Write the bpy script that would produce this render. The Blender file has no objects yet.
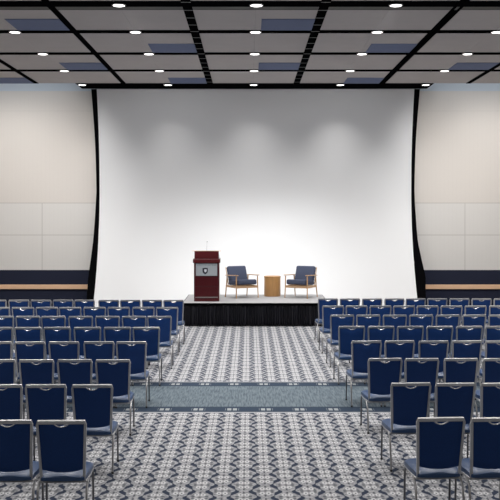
import bpy, bmesh, math, random
from mathutils import Vector, Matrix
random.seed(4)
R = math.radians
C = bpy.context.scene.collection
F = 900.0; H = 2.75; HC = 3.72; ZC = H + HC           # focal length in px, eye height, ceiling above the eye

# ------------------------------------------------------------------ materials
class E:
    """a tiny expression wrapper around math nodes"""
    def __init__(s, nt, sock): s.nt = nt; s.s = sock
def _m(nt, op, *a, clamp=False):
    n = nt.nodes.new('ShaderNodeMath'); n.operation = op; n.use_clamp = clamp
    for i, v in enumerate(a):
        if isinstance(v, E): nt.links.new(v.s, n.inputs[i])
        else: n.inputs[i].default_value = v
    return E(nt, n.outputs[0])
for nm, op in (('add', 'ADD'), ('sub', 'SUBTRACT'), ('mul', 'MULTIPLY'), ('truediv', 'DIVIDE')):
    setattr(E, '__%s__' % nm, (lambda op: lambda s, o: _m(s.nt, op, s, o))(op))
    setattr(E, '__r%s__' % nm, (lambda op: lambda s, o: _m(s.nt, op, o, s))(op))
def eabs(a): return _m(a.nt, 'ABSOLUTE', a)
def fr(a): return _m(a.nt, 'FRACT', a)
def gt(a, b): return _m(a.nt, 'GREATER_THAN', a, b)
def lt(a, b): return _m(a.nt, 'LESS_THAN', a, b)
def sqrt(a): return _m(a.nt, 'SQRT', a)
def emax(a, b): return _m(a.nt, 'MAXIMUM', a, b)
def emin(a, b): return _m(a.nt, 'MINIMUM', a, b)
def step(a, lo, hi):                                   # 1 below lo, 0 above hi
    n = a.nt.nodes.new('ShaderNodeMapRange'); n.interpolation_type = 'SMOOTHSTEP'
    a.nt.links.new(a.s, n.inputs['Value'])
    n.inputs['From Min'].default_value = lo; n.inputs['From Max'].default_value = hi
    n.inputs['To Min'].default_value = 1; n.inputs['To Max'].default_value = 0
    return E(a.nt, n.outputs[0])
def mixc(nt, f, a, b):
    n = nt.nodes.new('ShaderNodeMix'); n.data_type = 'RGBA'
    for sock, v in ((n.inputs[0], f), (n.inputs[6], a), (n.inputs[7], b)):
        if isinstance(v, E): nt.links.new(v.s, sock)
        elif hasattr(v, 'links'): nt.links.new(v, sock)
        elif isinstance(v, tuple): sock.default_value = (*v, 1)
        else: sock.default_value = v
    return n.outputs[2]

def base(name, rough=.6, metal=0.0, spec=.5):
    m = bpy.data.materials.new(name); m.use_nodes = True
    nt = m.node_tree; b = nt.nodes['Principled BSDF']
    b.inputs['Roughness'].default_value = rough; b.inputs['Metallic'].default_value = metal
    b.inputs['Specular IOR Level'].default_value = spec
    return m, nt, b
def noisy(name, col, var=.08, scale=30, rough=.6, metal=0.0, spec=.5, bump=0.0, stretch=None, sheen=0.0):
    m, nt, b = base(name, rough, metal, spec)
    tc = nt.nodes.new('ShaderNodeTexCoord'); mp = nt.nodes.new('ShaderNodeMapping')
    nt.links.new(tc.outputs['Object'], mp.inputs[0])
    if stretch: mp.inputs['Scale'].default_value = stretch
    n = nt.nodes.new('ShaderNodeTexNoise'); n.inputs['Scale'].default_value = scale; n.inputs['Detail'].default_value = 4
    nt.links.new(mp.outputs[0], n.inputs['Vector'])
    c = mixc(nt, E(nt, n.outputs[0]), tuple(x * (1 - var) for x in col), tuple(min(1, x * (1 + var)) for x in col))
    nt.links.new(c, b.inputs['Base Color'])
    if sheen: b.inputs['Sheen Weight'].default_value = sheen
    if bump:
        bp = nt.nodes.new('ShaderNodeBump'); bp.inputs['Strength'].default_value = bump; bp.inputs['Distance'].default_value = .004
        nt.links.new(n.outputs[0], bp.inputs['Height']); nt.links.new(bp.outputs[0], b.inputs['Normal'])
    return m
def emissive(name, col, s):
    m, nt, b = base(name); b.inputs['Base Color'].default_value = (*col, 1)
    b.inputs['Emission Color'].default_value = (*col, 1); b.inputs['Emission Strength'].default_value = s
    return m

M = {}
M['navy_fabric'] = noisy('navy_fabric', (.0035, .034, .150), .25, 90, .62, spec=.3, sheen=.0)
M['seat_fabric'] = noisy('seat_fabric', (.018, .055, .145), .2, 90, .36, spec=.55)
M['aluminium'] = noisy('aluminium', (.46, .46, .47), .06, 40, .34, metal=.85)
M['shaded_aluminium'] = noisy('shaded_aluminium', (.17, .17, .18), .06, 40, .30, metal=.9)  # front chair legs: same aluminium, its dark reflections put into the colour
M['chrome'] = noisy('chrome', (.85, .86, .88), .02, 20, .25, metal=.7)
M['rubber'] = noisy('rubber', (.02, .02, .02), .1, 40, .7)
M['black'] = noisy('black', (.003, .003, .0035), .2, 12, .9, spec=0.0)
M['brown_black'] = noisy('brown_black', (.035, .031, .029), .1, 12, .6)
M['black_cloth'] = noisy('black_cloth', (.006, .006, .010), .3, 30, .30, stretch=(4, 4, .6), bump=.3)
M['tile'] = noisy('tile', (.44, .412, .405), .05, 3.0, .85, spec=.2)
M['blue_tile'] = noisy('blue_tile', (.135, .165, .265), .05, 8, .85, spec=.2)
M['slot_metal'] = noisy('slot_metal', (.06, .06, .06), .1, 20, .5)
M['dim_metal'] = noisy('dim_metal', (.16, .16, .16), .1, 20, .5)
M['screen'] = noisy('screen', (.78, .79, .80), .01, 1.2, .9, spec=.1)
M['deck'] = noisy('deck', (.40, .405, .415), .12, 60, .9, spec=.2, bump=.2)
M['mahogany'] = noisy('mahogany', (.062, .002, .004), .35, 10, .28, stretch=(6, 6, .7))
M['mahogany_top'] = noisy('mahogany_top', (.085, .008, .009), .3, 10, .28, stretch=(.7, 6, 6))
M['silver_plate'] = noisy('silver_plate', (.42, .46, .49), .08, 40, .5, metal=.2)
M['emblem_dark'] = noisy('emblem_dark', (.02, .025, .04), .1, 20, .5)
M['emblem_grey'] = noisy('emblem_grey', (.20, .23, .26), .1, 20, .5)
M['emblem_light'] = noisy('emblem_light', (.72, .75, .78), .05, 20, .5)
M['oak'] = noisy('oak', (.50, .31, .17), .2, 14, .45, stretch=(1, 1, 8))
M['rail_wood'] = noisy('rail_wood', (.72, .47, .30), .1, 6, .45, stretch=(.3, 4, 8))
M['drum_wood'] = noisy('drum_wood', (.46, .25, .095), .25, 8, .4, stretch=(3, 3, .4))
M['slate_cushion'] = noisy('slate_cushion', (.063, .076, .122), .22, 120, .85, spec=.2, bump=.3)
M['side_wall'] = noisy('side_wall', (.42, .39, .36), .04, 2, .85)
M['lamp'] = emissive('lamp', (1, .98, .95), 3.5)

def carpet():
    m, nt, b = base('patterned_carpet', .95, 0, .1)
    tc = nt.nodes.new('ShaderNodeTexCoord'); sp = nt.nodes.new('ShaderNodeSeparateXYZ')
    nt.links.new(tc.outputs['Object'], sp.inputs[0])
    x = E(nt, sp.outputs[0]); y = E(nt, sp.outputs[1])
    A, B = .431, .40
    nz = nt.nodes.new('ShaderNodeTexNoise'); nz.inputs['Scale'].default_value = 24; nz.inputs['Detail'].default_value = 3
    nt.links.new(tc.outputs['Object'], nz.inputs['Vector']); nse = E(nt, nz.outputs[0])
    u = x / A + .12; v = y / B
    w = eabs(fr(u + .5) - .5)                            # 0 at column A, .5 at column B
    tri = eabs(fr(v) - .5) * 4 - 1                       # 1 at v=0
    line = tri * .095 + .25
    dz = eabs(w - line)
    lobes = eabs(fr(v * 2 + .25) - .5) * 2               # breaks the zigzag into leaves
    thick = lobes * .080 + .006
    zig = step(dz - thick, -.012, .014)
    def cluster(du, dv):
        px = eabs(fr(u + du) - .5); py = eabs(fr(v + dv) - .5)
        qx = (px - .072) * (A / .021); qy = (py - .185) * (B / .036)
        r = sqrt(qx * qx + qy * qy)
        ring = step(eabs(r - .85), .15, .50)
        dot = step(r, .25, .55)
        dx = px * (A / .016); dy = (py - .0) * (B / .03)
        mid = step(sqrt(dx * dx + dy * dy), .6, 1.1)
        ex = (px - .155) * (A / .020); ey = (py - .07) * (B / .022)
        fx = (px - .0) * (A / .012); fy = (py - .36) * (B / .035)
        pet = emax(step(sqrt(ex * ex + ey * ey), .6, 1.2), step(sqrt(fx * fx + fy * fy), .6, 1.2))
        return ring, dot, mid, pet
    r1, d1, m1, p1 = cluster(.5, .5); r2, d2, m2, p2 = cluster(0.0, 0.0); pet = emax(p1, p2)
    ring = emax(r1, r2); dot = emax(d1, d2); mid = emax(m1, m2)
    col = mixc(nt, step(nse, .40, .60), (.37, .375, .39), (.235, .24, .26))
    # little grey specks between the rings
    vo = nt.nodes.new('ShaderNodeTexVoronoi'); vo.inputs['Scale'].default_value = 34
    nt.links.new(tc.outputs['Object'], vo.inputs['Vector'])
    col = mixc(nt, step(E(nt, vo.outputs['Distance']), .18, .30), col, (.11, .115, .13))
    col = mixc(nt, mid, col, (.12, .12, .13))
    col = mixc(nt, zig, col, (.030, .040, .066))
    col = mixc(nt, pet, col, (.085, .09, .105))
    col = mixc(nt, ring, col, (.58, .585, .60))
    col = mixc(nt, dot, col, (.10, .11, .13))
    # slate cross band with its borders
    n2 = nt.nodes.new('ShaderNodeTexNoise'); n2.inputs['Scale'].default_value = 1; n2.inputs['Detail'].default_value = 5
    mp = nt.nodes.new('ShaderNodeMapping'); mp.inputs['Scale'].default_value = (46, 4, 1)
    nt.links.new(tc.outputs['Object'], mp.inputs[0]); nt.links.new(mp.outputs[0], n2.inputs['Vector'])
    slate = mixc(nt, step(E(nt, n2.outputs[0]), .36, .64), (.150, .185, .21), (.080, .105, .13))
    uc = eabs(y - 13.76)
    border = mixc(nt, lt(eabs(fr(x / .48) - .5), .20) * lt(eabs(fr(x / .08) - .5), .36) * lt(eabs(uc - .96), .07), (.032, .048, .075), (.30, .32, .33))
    inner = mixc(nt, gt(uc, .78), slate, border)
    inner = mixc(nt, gt(uc, 1.13), inner, (.34, .35, .37))
    col = mixc(nt, lt(uc, 1.19), col, inner)
    nt.links.new(col, b.inputs['Base Color'])
    bp = nt.nodes.new('ShaderNodeBump'); bp.inputs['Strength'].default_value = .25; bp.inputs['Distance'].default_value = .004
    n3 = nt.nodes.new('ShaderNodeTexNoise'); n3.inputs['Scale'].default_value = 300
    nt.links.new(tc.outputs['Object'], n3.inputs['Vector']); nt.links.new(n3.outputs[0], bp.inputs['Height'])
    nt.links.new(bp.outputs[0], b.inputs['Normal'])
    return m
M['carpet'] = carpet()

def wall_mat():
    """beige stretched fabric above, pale panels with seams, navy wainscot at the foot"""
    m, nt, b = base('back_wall', .85, 0, .2)
    tc = nt.nodes.new('ShaderNodeTexCoord'); sp = nt.nodes.new('ShaderNodeSeparateXYZ')
    nt.links.new(tc.outputs['Object'], sp.inputs[0])
    x = E(nt, sp.outputs[0]); z = E(nt, sp.outputs[2])
    n = nt.nodes.new('ShaderNodeTexNoise'); n.inputs['Scale'].default_value = 60
    nt.links.new(tc.outputs['Object'], n.inputs['Vector']); nf = E(nt, n.outputs[0])
    beige = mixc(nt, nf, (.615, .580, .545), (.660, .625, .585))
    pale = mixc(nt, nf, (.620, .605, .585), (.665, .650, .625))
    navy = mixc(nt, nf, (.012, .015, .032), (.019, .023, .044))
    cove = (.56, .61, .66)  # top strip of the wall, bluish cove light put into its colour
    col = mixc(nt, gt(z, 3.137), pale, beige)
    seam = emax(lt(eabs(z - 2.184), .012), lt(eabs(z - 3.137), .012))
    vs = emax(lt(eabs(x + 6.16), .012), lt(eabs(x - 6.43), .012)) * lt(z, 3.137)
    seam = emax(emax(seam, vs), lt(eabs(z - 5.877), .008) * .35)
    grooves = lt(eabs(fr(x * 8) - .5), .06) * .03
    col = mixc(nt, emax(seam * .38, grooves), col, (.25, .23, .21))
    col = mixc(nt, lt(z, 1.142), col, navy)
    col = mixc(nt, gt(z, 6.47), col, cove)
    nt.links.new(col, b.inputs['Base Color'])
    return m
M['back_wall'] = wall_mat()

# ------------------------------------------------------------------ mesh helpers
def box(bm, c, s, rot=None, bev=0.0, seg=2):
    t = bmesh.new(); bmesh.ops.create_cube(t, size=1)
    bmesh.ops.scale(t, vec=s, verts=t.verts)
    if bev: bmesh.ops.bevel(t, geom=list(t.edges), offset=bev, segments=seg, affect='EDGES', profile=.5)
    if rot is not None: bmesh.ops.rotate(t, matrix=rot, verts=t.verts)
    bmesh.ops.translate(t, vec=c, verts=t.verts); merge(bm, t)
def merge(bm, t):
    me = bpy.data.meshes.new('tmp'); t.to_mesh(me); t.free(); bm.from_mesh(me); bpy.data.meshes.remove(me)
def bx(bm, x0, x1, y0, y1, z0, z1, bev=0.0):
    box(bm, ((x0 + x1) / 2, (y0 + y1) / 2, (z0 + z1) / 2), (abs(x1 - x0), abs(y1 - y0), abs(z1 - z0)), bev=bev)
def tube(bm, pts, r, n=8, r2=None, sq=False, ref=None):
    """sweep a round (or square) section along the points; r2 = radius at the far end"""
    pts = [Vector(p) for p in pts]; rings = []; up = None
    for i, p in enumerate(pts):
        a = pts[max(i - 1, 0)]; b = pts[min(i + 1, len(pts) - 1)]
        t = (b - a).normalized()
        if ref is not None: s = Vector(ref).cross(t).normalized(); up = t.cross(s).normalized()
        else:
            if up is None: up = Vector((0, 0, 1)) if abs(t.z) < .9 else Vector((0, 1, 0))
            s = t.cross(up).normalized(); up = s.cross(t).normalized()
        rr = r if r2 is None else r + (r2 - r) * i / (len(pts) - 1)
        if 0 < i < len(pts) - 1:
            ang = (pts[i] - pts[i - 1]).angle(pts[i + 1] - pts[i]); rr = rr / max(.6, math.cos(ang / 2)) if sq else rr
        k = 4 if sq else n; off = math.pi / 4 if sq else 0; q = rr * (math.sqrt(2) if sq else 1)
        rings.append([bm.verts.new(p + s * q * math.cos(off + 2 * math.pi * j / k) + up * q * math.sin(off + 2 * math.pi * j / k)) for j in range(k)])
    k = len(rings[0])
    for a, b in zip(rings, rings[1:]):
        for j in range(k): bm.faces.new((a[j], a[(j + 1) % k], b[(j + 1) % k], b[j]))
    bm.faces.new(rings[0][::-1]); bm.faces.new(rings[-1])
def lathe(bm, prof, n=48, c=(0, 0, 0)):
    rings = [[bm.verts.new((c[0] + r * math.cos(2 * math.pi * j / n), c[1] + r * math.sin(2 * math.pi * j / n), c[2] + z)) for j in range(n)] for r, z in prof]
    for a, b in zip(rings, rings[1:]):
        for j in range(n): bm.faces.new((a[j], a[(j + 1) % n], b[(j + 1) % n], b[j]))
    bm.faces.new(rings[0][::-1]); bm.faces.new(rings[-1])
def obj(name, bm, mat, parent=None, smooth=False):
    bmesh.ops.recalc_face_normals(bm, faces=bm.faces)
    me = bpy.data.meshes.new(name); bm.to_mesh(me); bm.free()
    me.materials.append(M[mat])
    if smooth:
        for p in me.polygons: p.use_smooth = True
        me.set_sharp_from_angle(angle=R(40))
    o = bpy.data.objects.new(name, me); C.objects.link(o)
    if parent: o.parent = parent
    return o
def thing(name, label, cat, loc=(0, 0, 0), rz=0, group=None):
    o = bpy.data.objects.new(name, None); C.objects.link(o); o.empty_display_size = .1
    o.location = loc; o.rotation_euler = (0, 0, rz); return tag(o, label, cat, group)
def tag(o, label, cat, group=None):
    o['label'] = label; o['category'] = cat
    if group: o['group'] = group
    return o
def struct(name, bm, mat, parent=None):
    o = obj(name, bm, mat, parent)
    if not parent: o['kind'] = 'structure'
    return o
def dup(root, loc, rz, label, group):
    r = root.copy(); C.objects.link(r); r.location = loc; r.rotation_euler = (0, 0, rz); tag(r, label, root['category'], group)
    for ch in list(root.children):
        c = ch.copy(); C.objects.link(c); c.parent = r
        for g in list(ch.children):
            d = g.copy(); C.objects.link(d); d.parent = c
    return r

# ------------------------------------------------------------------ the room
XL, XR, YR, YB = -8.37, 8.56, -4.0, 26.8
LX = [-8.37, -5.952, -3.515, -1.095, 1.332, 3.72, 6.138, 8.556]     # long slots of the ceiling
CY = [25.46, 23.0, 20.6, 18.15, 15.84] + [13.4 - 2.44 * i for i in range(8)]   # cross slots (and lamp rows)
bm = bmesh.new(); bx(bm, XL, XR, YR, YB, -.1, 0); struct('floor', bm, 'carpet')
bm = bmesh.new(); bx(bm, XL, XR, YB, YB + .12, 0, 7.1); struct('wall_back', bm, 'back_wall')
bm = bmesh.new(); bx(bm, XL - .12, XL, YR, YB, 0, 7.1); struct('wall_left', bm, 'side_wall')
bm = bmesh.new(); bx(bm, XR, XR + .12, YR, YB, 0, 7.1); struct('wall_right', bm, 'side_wall')
bm = bmesh.new(); bx(bm, XL, XR, YR - .12, YR, 0, 7.1); struct('wall_rear', bm, 'side_wall')
bm = bmesh.new()
g = .065; cg = .15
ys = [25.22] + [c for c in CY[1:]] + [YR]
for a, b_ in zip(LX, LX[1:]):
    mid = (a + b_) / 2
    for i, (y1, y0) in enumerate(zip(ys, ys[1:])):
        yy1 = y1 - (cg if i else 0); yy0 = y0 + (cg if y0 > YR else 0)
        bx(bm, a + g, mid - .0015, yy0, yy1, ZC, ZC + .06); bx(bm, mid + .0015, b_ - g, yy0, yy1, ZC, ZC + .06)
bx(bm, XL, XR, YR, YB, 7.0, 7.1)
struct('ceiling', bm, 'tile')
bm = bmesh.new(); bx(bm, XL, XR, YR, 25.2, ZC + .07, ZC + .12); struct('trim_1', bm, 'black')   # dark void behind the slots
k = 2
for y in CY[1:]:
    near = abs(y - 15.84) < .1
    bm = bmesh.new()
    if near: bx(bm, XL, XR, y - .28, y + .15, ZC - .004, ZC + .06)
    else:
        bx(bm, XL, XR, y - cg, y - cg + .05, ZC - .005, ZC + .06); bx(bm, XL, XR, y + cg - .05, y + cg, ZC - .005, ZC + .06)
        bx(bm, XL, XR, y - cg + .05, y + cg - .05, ZC + .02, ZC + .06)
    struct('trim_%d' % k, bm, 'black'); k += 1
bm = bmesh.new(); bx(bm, XL, XR, 15.99, 16.20, ZC - .003, ZC + .03); bx(bm, XL, XR, 16.20, 16.23, ZC - .006, ZC + .03)
struct('trim_%d' % k, bm, 'brown_black'); k += 1
for i, x in enumerate(LX[1:-1]):
    wd = .085 if i in (2, 3) else .062
    bm = bmesh.new()
    if i == 4:
        bx(bm, x - .085, x - .03, YR, 25.2, ZC - .012, ZC + .05); bx(bm, x + .03, x + .085, YR, 25.2, ZC - .012, ZC + .05)
        bx(bm, x - .03, x + .03, YR, 25.2, ZC + .01, ZC + .04)
    else: bx(bm, x - wd, x + wd, YR, 25.2, ZC - .012, ZC + .05)
    t = struct('trim_%d' % k, bm, 'black'); k += 1
    if i in (2, 3):                                              # pale cross rungs in the two middle slots
        bm = bmesh.new(); y = 24.9
        while y > 6: bx(bm, x - wd, x + wd, y - .02, y + .02, ZC - .016, ZC - .008); y -= .62
        struct('slot_rungs', bm, 'slot_metal', t)
# soffit over the screen
bm = bmesh.new(); bx(bm, -4.87, 5.19, 25.2, 26.28, ZC - .004, ZC + .12); struct('trim_%d' % k, bm, 'black'); k += 1
# timber chair rails on the navy wainscot
for x0, x1 in ((XL, -4.66), (5.05, XR)):
    bm = bmesh.new(); bx(bm, x0, x1, YB - .05, YB, .576, .71, .008); struct('trim_%d' % k, bm, 'rail_wood'); k += 1

# blue ceiling panels: right half of alternate bays, far half of the bay
def blue(bay, row, where):
    a, b_ = LX[bay], LX[bay + 1]; mid = (a + b_) / 2
    y1 = (CY[row - 1] if row > 1 else 25.22) - (cg if row > 1 else 0); y0 = CY[row] + cg
    y0b = y1 - 1.02
    bm = bmesh.new(); bx(bm, mid + .12, b_ - g, y0b, y1 - .01, ZC - .012, ZC + .02, .004)
    tag(obj('ceiling_panel', bm, 'blue_tile'), where, 'ceiling panel', 'blue panels set in the ceiling')
nb = ['far left edge', 'left', 'left of centre', 'centre', 'right of centre', 'right']
rowname = {1: 'row touching the screen soffit', 2: 'second row out from the screen', 3: 'third row out from the screen', 4: 'nearest row to the camera'}
for bay, row in ((0, 1), (2, 1), (4, 1), (1, 2), (3, 2), (5, 2), (2, 3), (4, 3), (1, 4), (3, 4)):
    blue(bay, row, 'blue ceiling panel, %s bay, %s' % (nb[bay], rowname[row]))

# ------------------------------------------------------------------ downlights
LAMPX = [-4.72, -2.29, .13, 2.585, 5.0]
def make_light():
    t = thing('ceiling_downlight', 'x', 'ceiling light')
    bm = bmesh.new(); lathe(bm, [(.125, 0), (.125, -.012), (.106, -.016), (.104, -.004)], 32); obj('rim', bm, 'dim_metal', t, True)
    bm = bmesh.new(); lathe(bm, [(.104, -.006), (.104, -.014), (.06, -.020)], 32); obj('lens', bm, 'lamp', t, True)
    return t
L0 = make_light(); used = False
rn = ['against the screen soffit', 'second row from the screen', 'third row from the screen', 'fourth row from the screen', 'on the thick near beam']
cn = ['leftmost', 'second from left', 'middle', 'second from right', 'rightmost']
def spot(name, loc, e, size, blend, col=(1, .97, .94), aim=None, rad=.10):
    l = bpy.data.lights.new(name, 'SPOT'); l.energy = e; l.spot_size = R(size); l.spot_blend = blend
    l.color = col; l.shadow_soft_size = rad
    o = bpy.data.objects.new(name, l); C.objects.link(o); o.location = loc
    if aim: o.rotation_euler = (Vector(aim) - Vector(loc)).to_track_quat('-Z', 'Y').to_euler()
    return o
for r in range(5):
    for c in range(5):
        if (r == 4 and c in (0, 4)): continue                    # outside the frame
        z = ZC - .004
        lab = 'round white downlight in the ceiling, %s, %s' % (rn[r], cn[c] if r < 4 else {1: 'left one', 2: 'middle one', 3: 'right one'}[c])
        if not used: o = L0; used = True; o.location = (LAMPX[c], CY[r], z); tag(o, lab, 'ceiling light', 'ceiling downlights')
        else: o = dup(L0, (LAMPX[c], CY[r], z), 0, lab, 'ceiling downlights')
for r, y in enumerate(CY):
    for c, x in enumerate([-7.15] + LAMPX + [7.4]):
        if r == 0:
            if c in (0, 6): continue
            spot('lamp_light', (x, y, ZC - .05), {2: 150, 3: 170, 4: 260}.get(c, 110), 104, 1.0)
        else: spot('lamp_light', (x, y, ZC - .05), (205 if y > 20 else 200) if y > 9 else 30, 140, .8)
# unseen fill spots, added to brighten the beige walls
for x, ax in ((-7.15, -7.4), (-4.72, -6.1), (5.0, 6.4), (7.4, 7.7)):
    spot('wall_fill', (x, 23.0, ZC - .06), 420, 84, 1.0, (1, .975, .95), (ax, 26.8, 3.5), .06)
# stage lighting from the thick near beam: four spots on the stage and the foot of the screen
for x, ax in ((-2.6, -1.5), (-.8, -.4), (1.2, .8), (3.0, 1.9)):
    spot('stage_spot', (x, 15.9, ZC - .06), 760, 24, 1.0, (.97, .985, 1), (ax, 26.0, 1.6), .06)
for x in (-2.2, 2.6):  # two unseen fill spots, added to lift the upper screen
    spot('screen_fill', (x, 15.9, ZC - .06), 640, 46, 1.0, (.97, .985, 1), (x, 26.0, 3.4), .06)
# cove strips hidden above the ceiling edge, washing the top of the side walls
for x, wdt in ((-6.65, 3.3), (6.9, 3.2)):
    l = bpy.data.lights.new('cove_strip', 'AREA'); l.shape = 'RECTANGLE'; l.size = wdt; l.size_y = .12; l.energy = 11; l.color = (.86, .93, 1)
    o = bpy.data.objects.new('cove_strip', l); C.objects.link(o); o.location = (x, 25.75, 6.86)
    o.rotation_euler = (Vector((x, 26.8, 5.6)) - o.location).to_track_quat('-Z', 'Y').to_euler()

# ------------------------------------------------------------------ the screen
def sy(z):                                                       # concave profile: distance of the screen at height z
    d = z - 3.5
    return 26.68 - (.100 * d * d if d < 0 else .058 * d * d)
scr = thing('projection_screen', 'tall curved white projection screen in black side frames behind the stage', 'screen', (.19, 26.0, 0))
bm = bmesh.new(); nz, nx = 48, 12; zs = [.02 + (6.44 - .02) * i / nz for i in range(nz + 1)]
ft = []; bk = []
for z in zs:
    ft.append([bm.verts.new((-4.62 + 9.24 * j / nx, sy(z) - 26.0, z)) for j in range(nx + 1)])
    bk.append([bm.verts.new((-4.62 + 9.24 * j / nx, sy(z) - 26.0 + .03, z)) for j in range(nx + 1)])
for i in range(nz):
    for j in range(nx):
        bm.faces.new((ft[i][j], ft[i][j + 1], ft[i + 1][j + 1], ft[i + 1][j])); bm.faces.new((bk[i][j], bk[i + 1][j], bk[i + 1][j + 1], bk[i][j + 1]))
    bm.faces.new((ft[i][0], ft[i + 1][0], bk[i + 1][0], bk[i][0])); bm.faces.new((ft[i][nx], bk[i][nx], bk[i + 1][nx], ft[i + 1][nx]))
for j in range(nx):
    bm.faces.new((ft[0][j], bk[0][j], bk[0][j + 1], ft[0][j + 1])); bm.faces.new((ft[nz][j], ft[nz][j + 1], bk[nz][j + 1], bk[nz][j]))
obj('screen_surface', bm, 'screen', scr, True)
def finw(z, s):
    pts = [(0, .20), (1.0, .22 if s < 0 else .30), (2.0, .15), (3.5, .09), (5, .11), (6.5, .16)]
    for (a, p), (b_, q) in zip(pts, pts[1:]):
        if z <= b_: return p + (q - p) * (z - a) / (b_ - a)
    return .16
for s in (-1, 1):
    bm = bmesh.new(); prev = None
    for z in zs:
        xi = s * 4.625; xo = s * (4.62 + finw(z, s)); f_ = sy(z) - 26.0 - .02; b_ = .78
        q = [bm.verts.new(p) for p in ((xi, f_, z), (xo, f_, z), (xo, b_, z), (xi, b_, z))]
        if prev:
            for i in range(4): bm.faces.new((prev[i], prev[(i + 1) % 4], q[(i + 1) % 4], q[i]))
        else: bm.faces.new(q)
        prev = q
    bm.faces.new(prev[::-1])
    obj('side_frame', bm, 'black', scr)

# ------------------------------------------------------------------ the stage
SX0, SX1, SY0, SY1, SZ = -1.65, 2.0, 22.4, 24.84, .585
st = thing('stage', 'low portable stage with grey deck and black pleated skirt in front of the screen', 'stage', ((SX0 + SX1) / 2, (SY0 + SY1) / 2, 0))
hx, hy = (SX1 - SX0) / 2, (SY1 - SY0) / 2
bm = bmesh.new(); bx(bm, -hx, hx, -hy, hy, SZ - .05, SZ, .006); obj('deck', bm, 'deck', st)
bm = bmesh.new(); bx(bm, -hx - .012, hx + .012, -hy - .012, -hy - .002, SZ - .06, SZ - .002); bx(bm, -hx - .012, -hx - .002, -hy, hy, SZ - .06, SZ - .002); bx(bm, hx + .002, hx + .012, -hy, hy, SZ - .06, SZ - .002)
obj('edge_trim', bm, 'black', st)
bm = bmesh.new(); path = []
def seg(p, q, n):
    for i in range(n): path.append((p[0] + (q[0] - p[0]) * i / n, p[1] + (q[1] - p[1]) * i / n))
seg((-hx + .03, hy), (-hx + .03, -hy + .04), 150); seg((-hx + .03, -hy + .04), (hx - .03, -hy + .04), 420); seg((hx - .03, -hy + .04), (hx - .03, hy), 150)
rows = []; ph = 0; phs = []
for i in range(len(path)): ph += .75 + .35 * math.sin(i * .13) + random.uniform(-.12, .12); phs.append(ph)
for t_ in range(7):
    z = SZ - .05 - (SZ - .06) * t_ / 6; amp = .016 + .020 * t_ / 6; r_ = []
    for i, (x, y) in enumerate(path):
        side = 0 if 150 <= i < 570 else 1
        o_ = amp * math.sin(phs[i] + .25 * math.sin(t_ * .9 + i * .05)) - .006
        r_.append(bm.verts.new((x + (o_ if side else 0), y + (0 if side else o_), z)))
    rows.append(r_)
for a, b_ in zip(rows, rows[1:]):
    for i in range(len(a) - 1): bm.faces.new((a[i], a[i + 1], b_[i + 1], b_[i]))
sk = obj('skirt', bm, 'black_cloth', st, False)
for p in sk.data.polygons: p.use_smooth = True
md = sk.modifiers.new('thickness', 'SOLIDIFY'); md.thickness = .004

# ------------------------------------------------------------------ lectern
lx = -1.075; ly = 22.80
lec = thing('lectern', 'dark red mahogany lectern with silver front plate at left of the stage', 'lectern', (lx, ly, SZ))
def z_(v): return v - SZ
bm = bmesh.new()
bx(bm, -.30, .30, .02, .46, z_(.70), z_(1.56))                    # carcass
for x0, x1 in ((-.319, -.283), (.283, .319)): bx(bm, x0, x1, 0, .48, 0, z_(1.56), .004)
bx(bm, -.29, .29, .008, .03, z_(.975), z_(1.225), .004); bx(bm, -.29, .29, .008, .03, z_(.70), z_(.955), .004)
obj('body', bm, 'mahogany', lec)
bm = bmesh.new(); bx(bm, -.312, .312, -.005, .47, 0, .085, .006); bx(bm, -.30, .30, -.012, .02, .078, .092, .003); obj('plinth', bm, 'mahogany', lec)
bm = bmesh.new(); bx(bm, -.345, .345, -.04, .50, z_(1.56), z_(1.655), .008); bx(bm, -.335, .335, -.03, .50, z_(1.655), z_(1.668), .003); obj('ledge', bm, 'mahogany_top', lec)
bm = bmesh.new(); bx(bm, -.307, .307, .01, .05, z_(1.668), z_(1.86), .003)
for s in (-1, 1):
    a = [bm.verts.new((s * .307, y, z)) for y, z in ((.05, z_(1.668)), (.46, z_(1.668)), (.46, z_(1.72)), (.05, z_(1.86)))]
    b_ = [bm.verts.new((s * .287, y, z)) for y, z in ((.05, z_(1.668)), (.46, z_(1.668)), (.46, z_(1.72)), (.05, z_(1.86)))]
    bm.faces.new(a); bm.faces.new(b_[::-1])
    for i in range(4): bm.faces.new((a[i], a[(i + 1) % 4], b_[(i + 1) % 4], b_[i]))
obj('hood', bm, 'mahogany_top', lec)
bm = bmesh.new(); box(bm, (0, .245, z_(1.795)), (.60, .44, .012), Matrix.Rotation(-math.atan2(.14, .41), 3, 'X'), .003); obj('reading_top', bm, 'mahogany_top', lec)
bm = bmesh.new(); bx(bm, -.365, .365, .0, .05, z_(1.860), z_(1.870), .002); obj('top_lip', bm, 'rail_wood', lec)
bm = bmesh.new(); bx(bm, -.27, .27, -.006, .012, z_(1.235), z_(1.548), .003); pl = obj('plate', bm, 'silver_plate', lec); pl['label'] = 'silver plate with a dark shield emblem'
def shield(bm, cx, cz, w, h, y0, y1):
    out = [(-.5, .5), (0, .56), (.5, .5), (.5, -.02), (.40, -.26), (.2, -.43), (0, -.54), (-.2, -.43), (-.40, -.26), (-.5, -.02)]
    a = [bm.verts.new((cx + x * w, y0, cz + z * h)) for x, z in out]; b_ = [bm.verts.new((cx + x * w, y1, cz + z * h)) for x, z in out]
    bm.faces.new(a); bm.faces.new(b_[::-1]); n = len(out)
    for i in range(n): bm.faces.new((a[i], b_[i], b_[(i + 1) % n], a[(i + 1) % n]))
bm = bmesh.new(); shield(bm, -.035, z_(1.352), .135, .155, -.010, -.004); obj('shield_emblem', bm, 'emblem_dark', pl)
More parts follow.
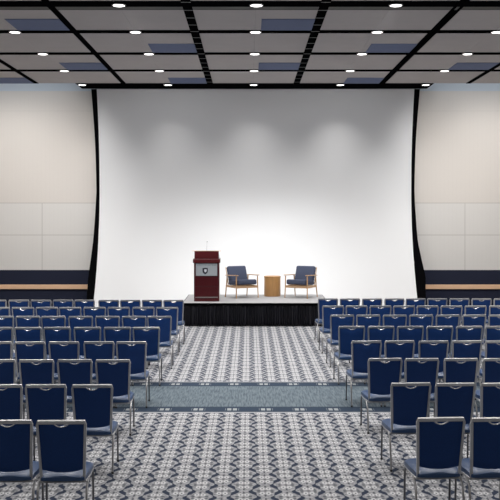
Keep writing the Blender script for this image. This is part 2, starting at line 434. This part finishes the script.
bm = bmesh.new(); shield(bm, -.028, z_(1.362), .062, .070, -.013, -.009); obj('shield_centre', bm, 'emblem_light', pl)
for i in range(13):                                               # the worn, unreadable line over the shield
    bm = bmesh.new(); u = -.225 + i * .0372; hgt = random.choice((.026, .034, .030))
    bx(bm, u, u + .010, -.009, -.005, z_(1.492), z_(1.492) + hgt)
    if i % 3: q = random.choice((.1, .5)) * hgt; bx(bm, u + .008, u + .024, -.009, -.005, z_(1.492) + q, z_(1.492) + q + .008)
    obj('faint_letter', bm, 'emblem_grey', pl)
bm = bmesh.new(); pts = [(.0, .10, z_(1.845)), (.0, .12, z_(1.93)), (.002, .15, z_(2.01)), (.002, .20, z_(2.07)), (.002, .25, z_(2.085))]
tube(bm, pts, .0025, 6); mic = obj('microphone_neck', bm, 'dim_metal', lec, True)
bm = bmesh.new(); tube(bm, [(.002, .235, z_(2.084)), (.002, .30, z_(2.095))], .010, 10); obj('microphone_head', bm, 'dim_metal', mic, True)

# ------------------------------------------------------------------ armchairs
def cushion(bm, c, s, rot=None, bev=.03): box(bm, c, s, rot, bev, 4)
def make_armchair(loc, rz, label):
    t = thing('armchair', label, 'armchair', loc, rz, 'armchairs on the stage')
    bm = bmesh.new(); cushion(bm, (0, -.03, .405), (.56, .60, .135), Matrix.Rotation(R(-4), 3, 'X'), .045); obj('seat_cushion', bm, 'slate_cushion', t, True)
    rot = Matrix.Rotation(R(-20), 3, 'X')
    bm = bmesh.new(); cushion(bm, (0, .275, .60), (.55, .125, .45), rot, .045); obj('back_cushion', bm, 'slate_cushion', t, True)
    for s in (-1, 1):
        bm = bmesh.new(); tube(bm, [(s * .325, -.31, 0), (s * .318, -.29, .30), (s * .315, -.285, .58)], .014, 8, .019); obj('leg', bm, 'oak', t, True)
        bm = bmesh.new(); tube(bm, [(s * .325, .34, 0), (s * .318, .285, .30), (s * .315, .25, .565)], .014, 8, .019); obj('leg', bm, 'oak', t, True)
        bm = bmesh.new(); box(bm, (s * .315, -.02, .592), (.06, .68, .022), Matrix.Rotation(R(-2), 3, 'X'), .008); obj('armrest', bm, 'oak', t, True)
    bm = bmesh.new()
    for s in (-1, 1): bx(bm, s * .315 - .012, s * .315 + .012, -.29, .29, .265, .325, .004)
    bx(bm, -.315, .315, -.30, -.275, .265, .325, .004); bx(bm, -.315, .315, .255, .28, .265, .31, .004)
    obj('seat_rail', bm, 'oak', t)
    bm = bmesh.new()
    for s in (-1, 1): tube(bm, [(s * .275, .25, .28), (s * .27, .42, .78)], .013, 8)
    for q in (.45, .6, .76): y = .25 + .17 * (q - .28) / .5; tube(bm, [(-.275, y + .01, q), (.275, y + .01, q)], .009, 8)
    obj('back_frame', bm, 'oak', t, True)
    return t
make_armchair((-.187, 23.93, SZ + .004), R(28), 'blue cushioned oak armchair between the lectern and the drum table')
make_armchair((1.38, 23.93, SZ + .004), R(-28), 'blue cushioned oak armchair right of the drum table')
t = thing('side_table', 'round golden wood drum side table between the two armchairs', 'table', (.632, 24.36, SZ))
bm = bmesh.new(); lathe(bm, [(.218, 0), (.222, .01), (.222, .50)], 56); obj('drum_body', bm, 'drum_wood', t, True)
bm = bmesh.new(); lathe(bm, [(.224, .50), (.229, .508), (.229, .535), (.222, .543)], 56); obj('tabletop', bm, 'drum_wood', t, True)

# ------------------------------------------------------------------ banquet chairs
def make_chair():
    t = thing('banquet_chair', 'x', 'chair')
    # seat: padded, rounded, slightly crowned
    bm = bmesh.new(); nx, ny = 14, 14
    def rnd(u, p=4.0): return (1 - abs(u) ** p) ** (1 / p)
    top = []; bot = []
    for j in range(ny + 1):
        v = -1 + 2 * j / ny; y = .015 + .222 * v; a = []; b_ = []
        wx = .218 * (.90 + .10 * min(1, (v + 1) * 1.1)) * (1 if abs(v) < .95 else .97)
        for i in range(nx + 1):
            u = -1 + 2 * i / nx
            crown = rnd(u * .985, 5) * rnd(v * .99, 2.6 if v < 0 else 4)
            zt = .418 + .050 * crown + .010 * (1 - u * u); zb = .408 - .018 * crown
            yy = y - max(0, -v) * .016 * (1 - u * u)
            a.append(bm.verts.new((wx * u, yy, zt))); b_.append(bm.verts.new((wx * u, yy, zb)))
        top.append(a); bot.append(b_)
    for j in range(ny):
        for i in range(nx):
            bm.faces.new((top[j][i], top[j][i + 1], top[j + 1][i + 1], top[j + 1][i])); bm.faces.new((bot[j][i], bot[j + 1][i], bot[j + 1][i + 1], bot[j][i + 1]))
        bm.faces.new((top[j][0], top[j + 1][0], bot[j + 1][0], bot[j][0])); bm.faces.new((top[j][nx], bot[j][nx], bot[j + 1][nx], top[j + 1][nx]))
    for i in range(nx):
        bm.faces.new((top[0][i], bot[0][i], bot[0][i + 1], top[0][i + 1])); bm.faces.new((top[ny][i], top[ny][i + 1], bot[ny][i + 1], bot[ny][i]))
    obj('seat', bm, 'seat_fabric', t, True)
    # back frame
    def by(z): return -.178 - .092 * (z - .39) / .55
    bm = bmesh.new(); pts = []
    for z in (.385, .60, .80, .915): pts.append((-(.186 + .025 * (z - .385) / .55), by(z), z))
    pts.append((-.206, by(.938), .938))
    pts = pts + [(-x, y, z) for x, y, z in pts[::-1]]
    tube(bm, pts, .0115, sq=True, ref=(0, 1, .17)); obj('back_frame', bm, 'aluminium', t)
    # upholstered back with the curved hand hole under the top rail
    bm = bmesh.new(); nx, nz = 28, 10; fa = []; ba = []
    for i in range(nx + 1):
        u = -1 + 2 * i / nx; fcol = []; bcol = []
        x9 = .195 * u; nt_ = .034 * max(0, 1 - (x9 / .070) ** 2)
        zt = .929 - nt_; zb = .503 - .026 * (1 - u * u)
        for j in range(nz + 1):
            z = zb + (zt - zb) * j / nz; w = .176 + .025 * (z - .385) / .55
            e = (1 - abs(u) ** 6) ** .5 * (1 - abs(2 * j / nz - 1) ** 8) ** .5
            y = by(z) - .006 * (1 - u * u)
            fcol.append(bm.verts.new((w * u, y - .004 - .010 * e, z))); bcol.append(bm.verts.new((w * u, y + .004 + .022 * e, z)))
        fa.append(fcol); ba.append(bcol)
    for i in range(nx):
        for j in range(nz):
            bm.faces.new((fa[i][j], fa[i + 1][j], fa[i + 1][j + 1], fa[i][j + 1])); bm.faces.new((ba[i][j], ba[i][j + 1], ba[i + 1][j + 1], ba[i + 1][j]))
        bm.faces.new((fa[i][0], ba[i][0], ba[i + 1][0], fa[i + 1][0])); bm.faces.new((fa[i][nz], fa[i + 1][nz], ba[i + 1][nz], ba[i][nz]))
    for j in range(nz):
        bm.faces.new((fa[0][j], fa[0][j + 1], ba[0][j + 1], ba[0][j])); bm.faces.new((fa[nx][j], ba[nx][j], ba[nx][j + 1], fa[nx][j + 1]))
    br = obj('backrest', bm, 'navy_fabric', t, True)
    bm = bmesh.new(); pts = []
    for i in range(13):
        x = -.072 + .144 * i / 12; z = .931 - .036 * max(0, 1 - (x / .072) ** 2); pts.append((x, by(z) - .010, z))
    tube(bm, pts, .0060, 6); h = obj('hand_hole_trim', bm, 'chrome', br, True)
    # seat frame under the cushion
    bm = bmesh.new()
    for s in (-1, 1): tube(bm, [(s * .200, -.19, .392), (s * .213, -.06, .394), (s * .214, .20, .398)], .010, 8)
    tube(bm, [(-.214, .20, .398), (.214, .20, .398)], .009, 8); tube(bm, [(-.203, -.185, .388), (.203, -.185, .388)], .009, 8)
    obj('seat_frame', bm, 'aluminium', t, True)
    for s in (-1, 1):
        bm = bmesh.new(); tube(bm, [(s * .213, -.12, .392), (s * .214, -.205, .33), (s * .215, -.235, .22), (s * .216, -.268, .012)], .0105, 8); l = obj('leg', bm, 'aluminium', t, True)
        bm = bmesh.new(); tube(bm, [(s * .216, -.266, .022), (s * .216, -.270, 0)], .013, 8); obj('foot_glide', bm, 'rubber', l, True)
        bm = bmesh.new(); tube(bm, [(s * .213, .165, .398), (s * .215, .198, .35), (s * .216, .215, .012)], .0105, 8); l = obj('leg', bm, 'shaded_aluminium', t, True)
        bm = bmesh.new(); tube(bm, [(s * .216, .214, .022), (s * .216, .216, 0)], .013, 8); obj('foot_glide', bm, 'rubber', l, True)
    return t
CH = make_chair(); placed = False
# top rail of every chair in the photograph: row height in px, then (left, right) ends, from the aisle outward
LEFT = [(420.5, [(36.5, 86.5), (-17, 32)]),
        (384.8, [(71, 113.5), (25, 66.6), (-19, 22.5)]),
        (359.8, [(95.5, 130.5), (56.8, 92.4), (18.6, 54.5), (-20, 15.5)]),
        (341.8, [(115.5, 147), (82.6, 115), (48.4, 79.4), (14.6, 45.4), (-19, 12)]),
        (327.3, [(132.5, 160), (103.3, 131.3), (73.4, 101.4), (43, 71), (14.2, 42), (-14.5, 13)]),
        (316.3, [(147, 171.8), (121.8, 146.3), (95.2, 119.6), (68.4, 92.8), (41.2, 65.6), (15.4, 40), (-11, 13.8)]),
        (307.3, [(156.2, 178), (132.2, 154.4), (107.6, 129.6), (83.6, 105.8), (59.2, 81), (35.6, 58), (12, 34), (-12.4, 9.8)]),
        (300.0, [(163.6, 183.6), (142, 162.2), (120.4, 140.4), (98.8, 118.8), (74.2, 94.6), (52.9, 72.9), (30.7, 51.1), (8.6, 29), (-14, 6)])]
RIGHT = [(418.2, [(416, 466.5), (469.5, 521)]),
         (383.3, [(390.5, 431.8), (434.4, 476.4), (480, 522)]),
         (358.6, [(368, 402.6), (404.2, 439.8), (443.4, 479), (482.6, 518)]),
         (340.9, [(351, 382), (384.5, 415.2), (418, 449.2), (451.4, 483), (485, 516)]),
         (326.3, [(338, 365.6), (367.4, 395), (396.7, 424.2), (426.2, 453.6), (456, 483.4), (485, 512.4)]),
         (315.0, [(330, 354.4), (356, 380.8), (382.6, 407.2), (409, 433.4), (435.8, 460), (462.2, 486.6), (488.4, 512.8)]),
         (305.8, [(322.2, 344), (345.6, 367.8), (369.6, 391.6), (393.2, 415), (416.6, 438.8), (440.6, 462.6), (464.8, 486.6), (489.2, 511.2)]),
         (298.6, [(318, 338), (339.8, 360.2), (362, 382.4), (384.4, 404.6), (405.6, 425.8), (427.4, 447.6), (449.4, 470), (471.4, 492), (493.6, 514)])]
ROWN = ['front', 'second', 'third', 'fourth', 'fifth', 'sixth', 'seventh', 'farthest']
SEATN = ['on the aisle', 'second from the aisle', 'third from the aisle', 'fourth from the aisle', 'fifth from the aisle', 'sixth from the aisle', 'seventh from the aisle', 'eighth from the aisle', 'ninth from the aisle']
for block, data, yaw in (('left', LEFT, 1.8), ('right', RIGHT, 3.4)):
    for r, (py, seats) in enumerate(data):
        for s, (a, b_) in enumerate(seats):
            d = 1.80 * F / (py - 216); X = ((a + b_) / 2 - 249) * d / F
            rz = R(yaw + random.uniform(-.5, .5)); d += random.uniform(-.01, .01)
            loc = (X - .27 * math.sin(rz), d + .27 * math.cos(rz), 0)
            rown = 'row nearest the camera' if r == 0 else ROWN[r] + ' row from the camera' if r < 7 else 'farthest row by the stage'
            lab = 'navy banquet chair, %s block, %s, %s' % (block, rown, SEATN[s])
            grp = 'banquet chairs left of the aisle' if block == 'left' else 'banquet chairs right of the aisle'
            if not placed: placed = True; CH.location = loc; CH.rotation_euler = (0, 0, rz); tag(CH, lab, 'chair', grp)
            else: dup(CH, loc, rz, lab, grp)

# ------------------------------------------------------------------ world, camera, view
w = bpy.data.worlds.new('World'); bpy.context.scene.world = w; w.use_nodes = True
w.node_tree.nodes['Background'].inputs[0].default_value = (.5, .5, .5, 1); w.node_tree.nodes['Background'].inputs[1].default_value = .02
cam = bpy.data.cameras.new('camera'); co = bpy.data.objects.new('camera', cam); C.objects.link(co)
co.location = (0, 0, H); co.rotation_euler = (R(90), 0, 0)
cam.sensor_width = 36; cam.lens = F / 500 * 36; cam.shift_x = .002; cam.shift_y = -.068; cam.clip_end = 100
sc = bpy.context.scene; sc.camera = co
sc.view_settings.view_transform = 'Standard'; sc.view_settings.look = 'None'; sc.view_settings.gamma = 1; sc.view_settings.use_curve_mapping = False
sc.view_settings.exposure = 0.0
